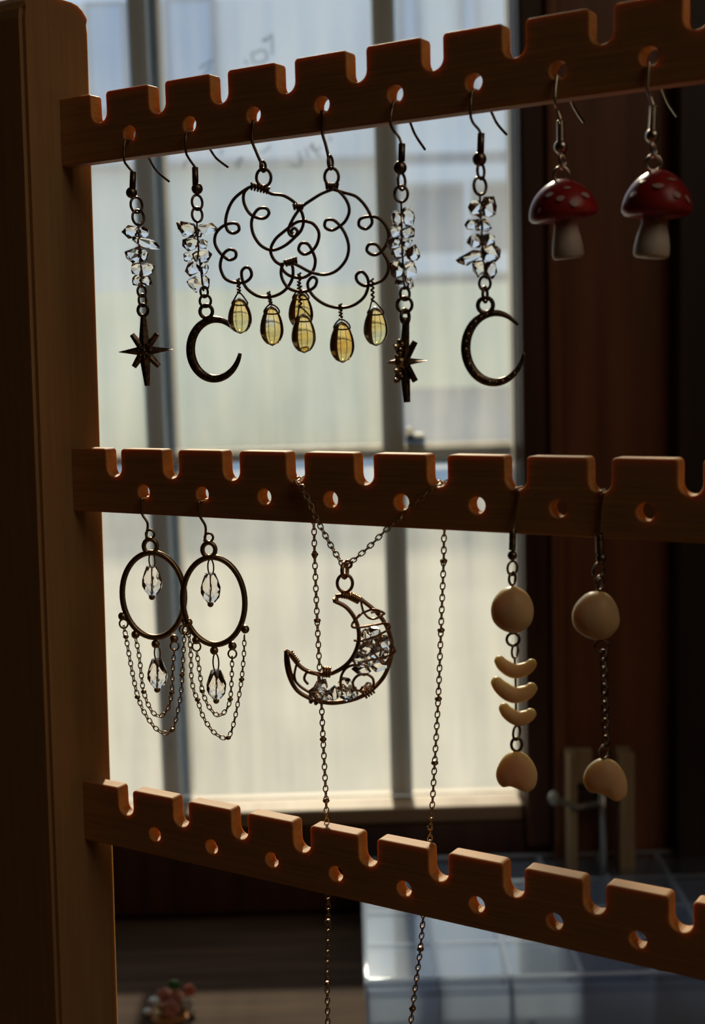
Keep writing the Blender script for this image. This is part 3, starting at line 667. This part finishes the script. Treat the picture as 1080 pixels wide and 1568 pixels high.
def hoop(i, label, fr, curl, top, hc, rx, ry, tilt, b1, v1, b2, v2, balls, rings, outer, inner, ob, ib):
    t, u, z, Y = start('hoop_earring', 'mid', i, label, 'earring', fr, 'hoop chandelier earrings')
    earwire(t, u, z, fr, None, ANTIQUE, 4.0)
    ring('hook_curl', t, *curl, 13, 13, Y, 3.4, ANTIQUE); ring('hanging_ring', t, *top, 20, 22, Y, 6.5, ANTIQUE)
    pts = []
    for k in range(48):
        a = math.tau * k / 48; x, y = rx * math.cos(a), ry * math.sin(a)
        pts.append(pix(hc[0] + x * math.cos(tilt) - y * math.sin(tilt), hc[1] + x * math.sin(tilt) + y * math.cos(tilt), Y))
    mesh('hoop', tube(pts, 4.6 * msc(Y), True, 10), ANTIQUE, t, True)
    for (bx, by), vv in ((b1, v1), (b2, v2)):
        ty = vv[0][1] - 5; my = (ty + by - 20) / 2; mx_ = ((vv[0][0] + vv[1][0]) / 2 + bx) / 2
        ring('bead_loop', t, mx_, my, 9, by - 18 - ty, Y, 2.2, ANTIQUE, 0); wire('bead_pin', t, [(bx - .6, by - 22), (bx, by), (bx - .3, by + 22)], Y, 2.2, ANTIQUE)
        faceted(t, bx, by, 32.5, 46, Y); px_ball('stop_ball', t, bx - .3, by + 25, 5, Y, ANTIQUE)
    for x, y in balls: px_ball('loop_ball', t, x, y, 6.8, Y, ANTIQUE)
    for x, y in rings: ring('jump_ring', t, x, y, 13, 14, Y, 2.6, ANTIQUE)
    s = msc(Y)
    for path, bd in ((outer, ob), (inner, ib)):
        chain(t, [pix(x, y, Y - .0006) for x, y in path], CHAIN, 11 * s, 6.2 * s, .95 * s)
        for x, y in bd: px_ball('chain_bead', t, x, y, 4.6, Y - .0006, ANTIQUE, (1, 1, .75))
hoop(0, 'antique brass hoop earring with crystal beads and chain swags, nearer the upright post', [(216.5, 765), (217.5, 786), (226, 801), (225, 816), (224, 824)], (230, 818), (230.3, 836.4), (235, 911), 47.5, 65, math.radians(-5),
     (233, 889), [(227, 852), (238, 852)], (241, 1031), [(236, 994), (246, 994)], [(187.5, 943.5), (207.6, 971.6), (238.4, 986), (266.5, 978), (285, 952)], [(189.5, 955), (267.5, 989), (281.5, 964)],
     cH([(148, 815), (160, 877), (182, 1000), (205, 1120), (230, 1225), (268, 1315), (325, 1395), (375, 1430), (425, 1412), (460, 1290), (478, 1170), (482, 1095), (490, 960), (495, 850)]),
     cH([(215, 885), (235, 980), (250, 1110), (262, 1192), (300, 1290), (350, 1335), (400, 1290), (422, 1197), (428, 1070), (437, 955)]),
     cH([(160, 877), (226, 1222), (425, 1412), (480, 1095)]), cH([(262, 1192), (422, 1197)]))
hoop(1, 'antique brass hoop earring with crystal beads and chain swags, the one nearer the moon necklace', [(304, 769.5), (305.3, 788), (314.5, 805), (314.7, 820), (313, 829)], (320, 823), (320, 841.7), (327.5, 920), 47.5, 67, math.radians(-5),
     (322.7, 900), [(317, 862), (329, 862)], (331.5, 1048), [(325, 1006), (335, 1006)], [(288.5, 953), (300.5, 980), (328, 996), (356, 989), (375.5, 963.6)], [(301, 990), (356, 1001), (286, 965)],
     cH([(512, 820), (525, 900), (533, 1000), (535, 1110), (550, 1190), (570, 1238), (600, 1330), (650, 1410), (700, 1450), (745, 1455), (775, 1380), (800, 1260), (815, 1165), (822, 1122), (835, 980), (838, 870)]),
     cH([(565, 960), (575, 1030), (590, 1140), (597, 1188), (625, 1260), (660, 1310), (700, 1330), (740, 1285), (757, 1235), (765, 1120), (768, 990)]),
     cH([(570, 1238), (745, 1455), (822, 1122)]), cH([(597, 1188), (757, 1235)]))

# ------------------------------------------------------------------ moon necklace
uL, zL = notch('mid', 3); uR, zR = notch('mid', 5)
YN = pix(528, 880, 1).y
q0 = vpix(528, 893, -.0045); Y = q0.y
t = thing('moon_necklace', q0, 'copper wire crescent moon pendant with crystals on a long beaded chain', 'necklace')
s = msc(.36); LK = dict(link_len=11 * s, w=7 * s, r=1.05 * s)
nl = r2w(uL + .0005, -.0008, zL + .0004); nr = r2w(uR, -.0008, zR + .0006)
chain(t, [nl, vpix(470, 760, -.0013), vpix(480, 784, -.0015), vpix(491, 806, -.0022), vpix(509, 839, -.0035), pix(526, 866, Y)], CHAIN, **LK)
chain(t, [nr, vpix(659, 750, -.0013), vpix(626, 779, -.0015), vpix(612, 794, -.0018), vpix(592, 811, -.0024), vpix(567, 836, -.0034), vpix(545, 855, -.0044), pix(533, 864, Y)], CHAIN, **LK)
chain(t, [nl, r2w(uL, BAR_T * .5, zL + .0009), r2w(uL, BAR_T + .0012, zL - .0006), vpix(480.5, 800, BAR_T + .0018), vpix(482, 849, BAR_T + .002), vpix(486, 950, BAR_T + .002), vpix(490, 1030, BAR_T + .002), vpix(493, 1086, BAR_T + .002), vpix(495, 1132, BAR_T + .002), vpix(499.6, 1226, BAR_T + .002), vpix(502, 1330, BAR_T + .002), vpix(503, 1411, BAR_T + .002), vpix(501.5, 1506, BAR_T + .002), vpix(503, 1590, BAR_T + .002), vpix(508, 1660, BAR_T + .002), vpix(535, 1760, BAR_T + .002), vpix(570, 1780, BAR_T + .002)], CHAIN, **LK)
chain(t, [nr, r2w(uR, BAR_T * .5, zR + .0009), r2w(uR, BAR_T + .0012, zR - .0006), vpix(680.6, 817, BAR_T + .0018), vpix(679.7, 859, BAR_T + .002), vpix(675.6, 965, BAR_T + .002), vpix(671.4, 1070, BAR_T + .002), vpix(666, 1168, BAR_T + .002), vpix(660, 1267, BAR_T + .002), vpix(652, 1360, BAR_T + .002), vpix(644, 1453, BAR_T + .002), vpix(632, 1544, BAR_T + .002), vpix(622, 1620, BAR_T + .002), vpix(600, 1730, BAR_T + .002), vpix(570, 1780, BAR_T + .002)], CHAIN, **LK)
for x, y in ((482.2, 849), (486, 950), (489.5, 1045), (495, 1132), (499.6, 1226), (503, 1411), (501.5, 1506), (679.7, 859), (675.6, 965), (671.4, 1070), (666, 1168), (660, 1267), (644, 1453), (632, 1544)):
    mesh('chain_bead', ball(vpix(x, y, BAR_T + .002), 5.2 * s, (1, 1, .72), 10, 7), CHAIN, t, True)
for x, y in ((464, 745), (613, 794)): mesh('chain_bead', ball(vpix(x, y, -.0016), 4.6 * s, (1, 1, .75), 10, 7), CHAIN, t, True)
ring('bail', t, 528, 873, 8, 24, Y, 5.5, COPPER); ring('jump_ring', t, 533, 864, 11, 11, Y, 4, COPPER); ring('hanging_ring', t, 528.3, 893, 24, 28, Y, 4.6, COPPER)
def cN(pts): return [(420 + x / 3.6, 700 + y / 3.6) for x, y in pts]
wire('moon_outline', t, cN([(338, 768), (385, 762), (440, 760), (500, 800), (560, 850), (608, 910), (635, 970), (648, 1040), (640, 1120), (610, 1200), (560, 1262), (500, 1308), (430, 1337), (340, 1354), (270, 1350), (200, 1330), (130, 1288), (88, 1220), (68, 1140), (66, 1066)]), Y, 7.0, COPPER, 5)
wire('moon_outline', t, cN([(338, 795), (395, 825), (440, 880), (465, 950), (465, 1020), (440, 1090), (400, 1142), (340, 1182), (280, 1197), (200, 1185), (140, 1150), (98, 1090), (62, 1066)]), Y - .0004, 7.0, COPPER, 5)
wire('outline_brace', t, cN([(72, 1075), (95, 1190), (135, 1255), (200, 1300), (260, 1335)]), Y - .0007, 4.6, COPPER, 5)
wire('outline_brace', t, cN([(130, 1120), (112, 1195), (122, 1245)]), Y - .0008, 4, COPPER, 5)
for a, b, w, n, wr in (((338, 778), (340, 800), 7, 3, 3), ((420, 765), (470, 790), 11, 6, 3.4), ((90, 1080), (128, 1130), 8, 5, 3.2), ((268, 1185), (310, 1185), 15, 3, 4), ((490, 1312), (545, 1275), 13, 4, 4), ((190, 1335), (245, 1352), 8, 2, 4.4), ((370, 760), (420, 770), 8, 4, 3.2)):
    wrap_coil('wire_wrap', t, cN([a])[0], cN([b])[0], w, n, Y - .0003, COPPER, wr)
for l in ([(478, 790), (490, 845), (520, 885), (560, 890), (605, 862), (570, 850), (535, 858)], [(480, 865), (440, 905), (428, 930), (450, 940), (530, 930), (620, 915), (640, 935), (625, 950)], [(440, 915), (470, 870), (540, 840), (590, 850), (610, 865)],
          [(440, 1010), (480, 1012), (550, 990), (625, 955)], [(462, 1132), (560, 1112), (640, 1090), (668, 1065), (650, 1040)], [(600, 990), (540, 1060), (480, 1110)], [(480, 1010), (540, 1060), (600, 1140), (640, 1100)]):
    wire('binding_wire', t, cN(l), Y - .0009, 3.8, COPPER, 5, bulge=.0004)
for l in ([(368, 1285), (368, 1215), (395, 1165), (440, 1145), (470, 1148)], [(548, 1265), (545, 1222), (510, 1197), (462, 1203), (434, 1240), (445, 1276), (472, 1286), (490, 1262)], [(188, 1252), (166, 1222), (182, 1186), (222, 1190), (250, 1215), (238, 1255), (195, 1290)]):
    wire('scroll', t, cN(l), Y - .0009, 4.4, COPPER, 6)
for k, (x, y, w, h) in enumerate([(508, 985, 22, 14), (555, 962, 22, 18), (605, 1022, 24, 24), (510, 1060, 24, 20), (562, 1078, 24, 20), (472, 1112, 20, 20), (482, 1170, 24, 22), (580, 1148, 26, 18), (545, 1025, 18, 16), (605, 1080, 16, 18), (525, 1120, 20, 16), (250, 1262, 20, 24), (255, 1305, 24, 24), (330, 1302, 28, 22), (395, 1252, 18, 22), (385, 1298, 26, 20), (425, 1300, 18, 18), (290, 1320, 18, 16), (225, 1310, 16, 18), (520, 1268, 16, 14)]):
    x, y = cN([(x, y)])[0]; chip(t, x, y, w, h, Y, seed=k + 100, tilt=(k % 5 - 2) * .4, dy=-.0002 - .0004 * (k % 2), name='crystal')

# ------------------------------------------------------------------ bone bead earrings
def cB(pts): return [(720 + x / 3.075, 730 + y / 3.075) for x, y in pts]
def pebble(name, t, outline, Y, thick):
    """a rounded bead from its outline: domed front and back"""
    q = cB(outline); s = msc(Y); ps = spline([pix(x, y, Y) for x, y in q], 4, True); n = len(ps)
    c = sum(ps, Vector()) / n; V, Fc = [], []; lv = [(1.0, 0)] + [(math.cos(a), math.sin(a)) for a in (math.radians(d) for d in (14, 28, 44, 60, 76))]
    for sg in (-1, 1):
        for (f, d) in lv if sg < 0 else lv[1:]:
            for p in ps: V.append(c + (p - c) * f + Vector((0, sg * d * thick * s, 0)))
    L = len(lv)
    def strip(a, b, rev):
        for i in range(n):
            j = (i + 1) % n; f = (a * n + i, a * n + j, b * n + j, b * n + i); Fc.append(f if not rev else f[::-1])
    for k in range(L - 1): strip(k, k + 1, False)
    strip(0, L, True)
    for k in range(L, 2 * L - 2): strip(k, k + 1, True)
    V.append(c + Vector((0, -thick * s * 1.03, 0))); V.append(c + Vector((0, thick * s * 1.03, 0)))
    for i in range(n):
        j = (i + 1) % n; Fc.append(((L - 1) * n + i, (L - 1) * n + j, len(V) - 2)); Fc.append(((2 * L - 2) * n + j, (2 * L - 2) * n + i, len(V) - 1))
    return mesh(name, (V, Fc), BONE, t, True)
def crescent_bead(t, ol, Y, w):
    """ol: centre-line pixels of a curved bead"""
    pts = spline([pix(x, y, Y) for x, y in cB(ol)], 6); n = len(pts); s = msc(Y)
    rad = [s * w / 2 * (.50 + .50 * math.sin(math.pi * i / (n - 1)) ** .9) * (min(1, (i + .35) / 2.2) ** .5) * (min(1, (n - 1 - i + .35) / 2.2) ** .5) for i in range(n)]
    return mesh('crescent_bead', tube(pts, 1, False, 12, rad), BONE, t, True)
GB = 'carved bone bead earrings'
fr = [(795, 753), (791.5, 772), (788, 800), (786, 815)]
t, u, z, Y = start('bone_earring', 'mid', 6, 'cream bone bead earring with three stacked crescent beads, in front of the window edge', 'earring', fr, GB, True)
earwire(t, u, z, fr, None, STEEL, 3.0, True)
sleeve_ball(t, (786, 813), (785, 842), 11, (785, 850.5), 7.8, Y, GUN, True)
ring('link', t, 785, 870, 17, 22, Y, 3.4, GUN); ring('link', t, 785, 886, 12, 20, Y, 4, GUN)
pebble('round_bead', t, [(205, 515), (260, 540), (293, 590), (300, 645), (280, 700), (225, 733), (165, 728), (115, 690), (98, 635), (110, 580), (150, 533)], Y, 27)
ring('link', t, 786, 979, 20, 20, Y, 4, GUN); ring('link', t, 789, 997, 12, 22, Y, 3.4, GUN)
wire('head_pin', t, [(788.5, 1006), (790, 1050), (790.5, 1112)], Y, 3.6, GUN)
crescent_bead(t, [(128, 845), (155, 885), (210, 915), (270, 900), (305, 862)], Y, 24)
crescent_bead(t, [(112, 945), (145, 990), (205, 1027), (270, 1013), (305, 975)], Y, 27)
crescent_bead(t, [(150, 1068), (175, 1108), (225, 1138), (275, 1125), (300, 1095)], Y, 24)
ring('link', t, 791.5, 1122, 13, 23, Y, 3.6, GUN); ring('link', t, 791.5, 1140, 17, 21, Y, 4.4, GUN)
pebble('heart_bead', t, [(220, 1290), (265, 1308), (300, 1350), (318, 1405), (305, 1460), (265, 1484), (222, 1468), (185, 1456), (148, 1458), (124, 1420), (128, 1370), (165, 1312)], Y, 18)
fr = [(924.5, 756), (921, 779), (919.5, 800), (918.5, 818)]
t, u, z, Y = start('bone_earring', 'mid', 7, 'cream bone bead earring with two beads joined by a chain, rightmost on the middle bar', 'earring', fr, GB, True)
earwire(t, u, z, fr, None, STEEL, 3.0, True)
sleeve_ball(t, (918.4, 817), (919.3, 848), 12, (921, 854.6), 8.2, Y, GUN, True)
ring('link', t, 917, 875, 20, 27, Y, 3.2, GUN); ring('link', t, 919, 893, 13, 23, Y, 4, GUN)
pebble('round_bead', t, [(590, 540), (645, 550), (685, 595), (703, 650), (698, 705), (655, 755), (600, 768), (540, 752), (493, 710), (480, 655), (500, 600), (545, 555)], Y, 29)
ring('link', t, 922, 990, 22, 20, Y, 3.6, GUN)
for k in range(11):
    y = 1004 + k * 13.2; c = pix(924.6 + k * .38, y, Y); a = math.radians(30 if k % 2 else -48); sx = 6 * msc(Y); sz = 9 * msc(Y); pts = []
    for j in range(14): o_ = math.tau * j / 14; pts.append(c + Vector((sx * math.cos(o_) * math.cos(a), sx * math.cos(o_) * math.sin(a), sz * math.sin(o_))))
    mesh('chain_link', tube(pts, 1.9 * msc(Y), True, 6), GUN, t, True)
ring('link', t, 926.5, 1151, 17, 23, Y, 4, GUN)
pebble('heart_bead', t, [(630, 1325), (685, 1342), (722, 1390), (740, 1442), (735, 1500), (690, 1528), (642, 1502), (600, 1488), (558, 1480), (533, 1432), (548, 1378), (585, 1340)], Y, 20)

# ------------------------------------------------------------------ bead organiser on the table
BX0, BX1, BY0, BY1, BH = 0.0, 0.264, 0.752, 0.945, 0.043
t = thing('bead_organizer', ((BX0 + BX1) / 2, (BY0 + BY1) / 2, 0), 'translucent plastic bead organizer box on the table below the window', 'box')
th = .0016
mesh('tray', join(box(BX0, BX1, BY0, BY1, .0005, .002), box(BX0, BX0 + th, BY0, BY1, .002, BH - .006), box(BX1 - th, BX1, BY0, BY1, .002, BH - .006), box(BX0 + th, BX1 - th, BY0, BY0 + th, .002, BH - .006), box(BX0 + th, BX1 - th, BY1 - th, BY1, .002, BH - .006)), PLASTIC2, t)
mesh('lid', join(box(BX0 - .001, BX1 + .001, BY0 - .001, BY1 + .001, BH - .0015, BH, .0006), box(BX0 - .001, BX1 + .001, BY0 - .001, BY0 + .0008, BH - .011, BH - .0014), box(BX0 - .001, BX0 + .0008, BY0 + .0008, BY1, BH - .011, BH - .0014)), PLASTIC, t)
mesh('lid_rim', tube(spline([Vector(p) for p in ((BX0 + .003, BY0 + .001, BH), (BX0, BY0 + .004, BH), (BX0, BY1 - .004, BH), (BX0 + .003, BY1 - .001, BH), (BX1 - .003, BY1 - .001, BH), (BX1, BY1 - .004, BH), (BX1, BY0 + .004, BH), (BX1 - .003, BY0 + .001, BH))], 1, True), .0013, True, 6), PLASTIC2, t, True)
NC, NR = 6, 4; cw, rh = (BX1 - BX0) / NC, (BY1 - BY0) / NR
for k in range(1, NC): mesh('divider', box(BX0 + k * cw - .0012, BX0 + k * cw + .0012, BY0 + .002, BY1 - .002, .002, BH - .003), PLASTIC2, t)
for k in range(1, NR): mesh('divider', box(BX0 + .002, BX1 - .002, BY0 + k * rh - .0012, BY0 + k * rh + .0012, .002, BH - .003), PLASTIC2, t)
for k in range(1, NC): mesh('lid_rib', box(BX0 + k * cw - .0016, BX0 + k * cw + .0016, BY0 + .002, BY1 - .002, BH - .0002, BH + .0008), PLASTIC2, t)
for k in range(1, NR): mesh('lid_rib', box(BX0 + .002, BX1 - .002, BY0 + k * rh - .0014, BY0 + k * rh + .0014, BH - .0002, BH + .0006), PLASTIC2, t)
bead_m = [mat('bead_white', (.85, .87, .9), .3), mat('bead_silver', (.6, .6, .62), .25, 1.0), mat('bead_cream', (.8, .72, .55), .4), mat('bead_blue', (.30, .38, .52), .3), mat('bead_dark', (.10, .10, .14), .35), mat('bead_green', (.35, .42, .34), .4)]
fill = {}
rnd = random.Random(3)
for i in range(NC):
    for j in range(NR):
        n = 26; vf = []
        for k in range(n):
            r = .0022 + .0016 * rnd.random()
            if rnd.random() < .7: x = BX0 + i * cw + .006 + rnd.random() * (cw - .012); y = BY0 + j * rh + .006 + rnd.random() * (rh - .012)
            else: x = BX0 + i * cw + cw / 2; y = BY0 + j * rh + rh / 2
            vf.append(ball(Vector((x, y, .0025 + r + rnd.random() * (.012 if i else .004))), r, nu=7, nv=5))
        mi = [0, 3, 1, 4, 5, 3][i] if j % 2 == 0 else [0, 0, 4, 3, 1, 2][i]
        o = mesh('loose_beads', join(*vf), bead_m[mi], None, True, origin=Vector((BX0 + (i + .5) * cw, BY0 + (j + .5) * rh, .0025)))
        names = ['white', 'blue', 'silver', 'dark', 'green', 'cream']
        cn = {0: 'white', 1: 'silver', 2: 'cream', 3: 'blue', 4: 'dark', 5: 'green'}[mi]
        rown = ['front row', 'second row from the front', 'third row from the front', 'back row'][j]
        coln = ['first', 'second', 'third', 'fourth', 'fifth', 'sixth'][i]
        tag(o, f'loose {cn} beads in the {coln} compartment from the left, {rown} of the organizer', 'beads', 'loose beads in the organizer', 'stuff')

# ------------------------------------------------------------------ small potted flower ornament
OY = .80
oc = pix(262, 1560, OY)
t = thing('flower_ornament', (oc.x, OY, 0), 'small ornament of pink and white blossoms with a green leaf in an orange pot', 'ornament')
s = msc(OY)
mesh('pot', lathe(Vector((oc.x, OY, 0)), [(.009, 0), (.012, .004), (.0145, oc.z - .004), (.016, oc.z - .003), (.016, oc.z), (.012, oc.z - .0005)], 18), mat('terracotta', (.62, .26, .07), .6), t, True)
PK = mat('petal_pink', (.62, .30, .24), .6); WH = mat('petal_white', (.78, .80, .78), .5); RD = mat('petal_coral', (.66, .20, .13), .6); GR = mat('leaf_green', (.05, .20, .05), .5); YL = mat('petal_yellow', (.72, .60, .32), .6)
def blossom(px, py, r, m, dy=0):
    c = pix(px, py, OY + dy); R = r * s
    vf = [ball(c + Vector((math.cos(k * math.tau / 5) * R * .55, -.001, math.sin(k * math.tau / 5) * R * .55)), R * .55, (1, .55, 1), 9, 6) for k in range(5)]
    mesh('blossom', join(*vf), m, t, True); mesh('flower_stem', tube([c, Vector((oc.x, OY + dy * .5, oc.z - .002))], .0009, False, 6), GR, t)
for a in ((252, 1524, 13, PK, .004), (268, 1528, 15, PK, 0), (262, 1545, 15, PK, -.004), (276, 1545, 13, PK, .002), (290, 1516, 10, RD, 0), (288, 1536, 10, WH, -.003), (293, 1546, 8, WH, 0)): blossom(*a)
for a in ((236, 1534, 10, WH), (226, 1550, 8, WH), (216, 1562, 7, WH), (240, 1555, 9, YL)):
    c = pix(a[0], a[1], OY); mesh('bud', ball(c, a[2] * s, (1, 1, .8)), a[3], t, True); mesh('flower_stem', tube([c, Vector((oc.x, OY, oc.z - .002))], .0009, False, 6), GR, t)
lf = pix(267, 1508, OY); mesh('leaf', ball(lf, 10 * s, (1, .35, .8), 10, 7), GR, t, True); mesh('flower_stem', tube([lf, Vector((oc.x, OY, oc.z - .002))], .0009, False, 6), GR, t)

# ------------------------------------------------------------------ wooden tool box with tools, right of the window
TY = .925
a = pix(868, 1150, TY); b = pix(968, 1150, TY); TN = noisy(mat('tan_wood', rough=.5), (.36, .25, .13), (.50, .36, .20), (60, 60, 8), 2.0)
t = thing('tool_holder', ((a.x + b.x) / 2, TY, 0), 'open tan wooden tool holder standing in the dark corner right of the window', 'holder')
zt = a.z
mesh('side_panel', box(a.x, a.x + .006, TY - .010, TY + .010, 0, zt, .001), TN, t); mesh('side_panel', box(b.x - .011, b.x, TY - .010, TY + .010, 0, zt, .001), TN, t)
zm = pix(880, 1202, TY).z
mesh('back_panel', box(a.x + .006, a.x + .019, TY + .002, TY + .008, zm, zt, .001), TN, t); mesh('base', box(a.x, b.x, TY - .010, TY + .010, 0, .006), TN, t)
mesh('shelf', box(a.x + .006, b.x - .011, TY - .009, TY + .008, zm - .012, zm - .002), BLACKWOOD, t)
hd = mat('tool_steel', (.50, .50, .48), .35, 1.0)
t = thing('hand_tool', (pix(900, 1300, TY).x, TY - .018, 0), 'steel hand tool with a round knob leaning in the wooden holder', 'tool')
mesh('rod', tube([pix(922, 1205, TY - .013), pix(924, 1250, TY - .015), pix(926, 1380, TY - .02)], 6 * msc(TY), False, 9), hd, t, True)
mesh('knob', ball(pix(848, 1222, TY - .013), 10 * msc(TY), (.8, .8, 1.2)), mat('knob_grey', (.55, .56, .52), .3, .3), t, True)
mesh('arm', tube([pix(848, 1224, TY - .013), pix(885, 1236, TY - .013), pix(924, 1228, TY - .013)], 5 * msc(TY), False, 8), mat('arm_grey', (.25, .22, .18), .4, .5), t, True)
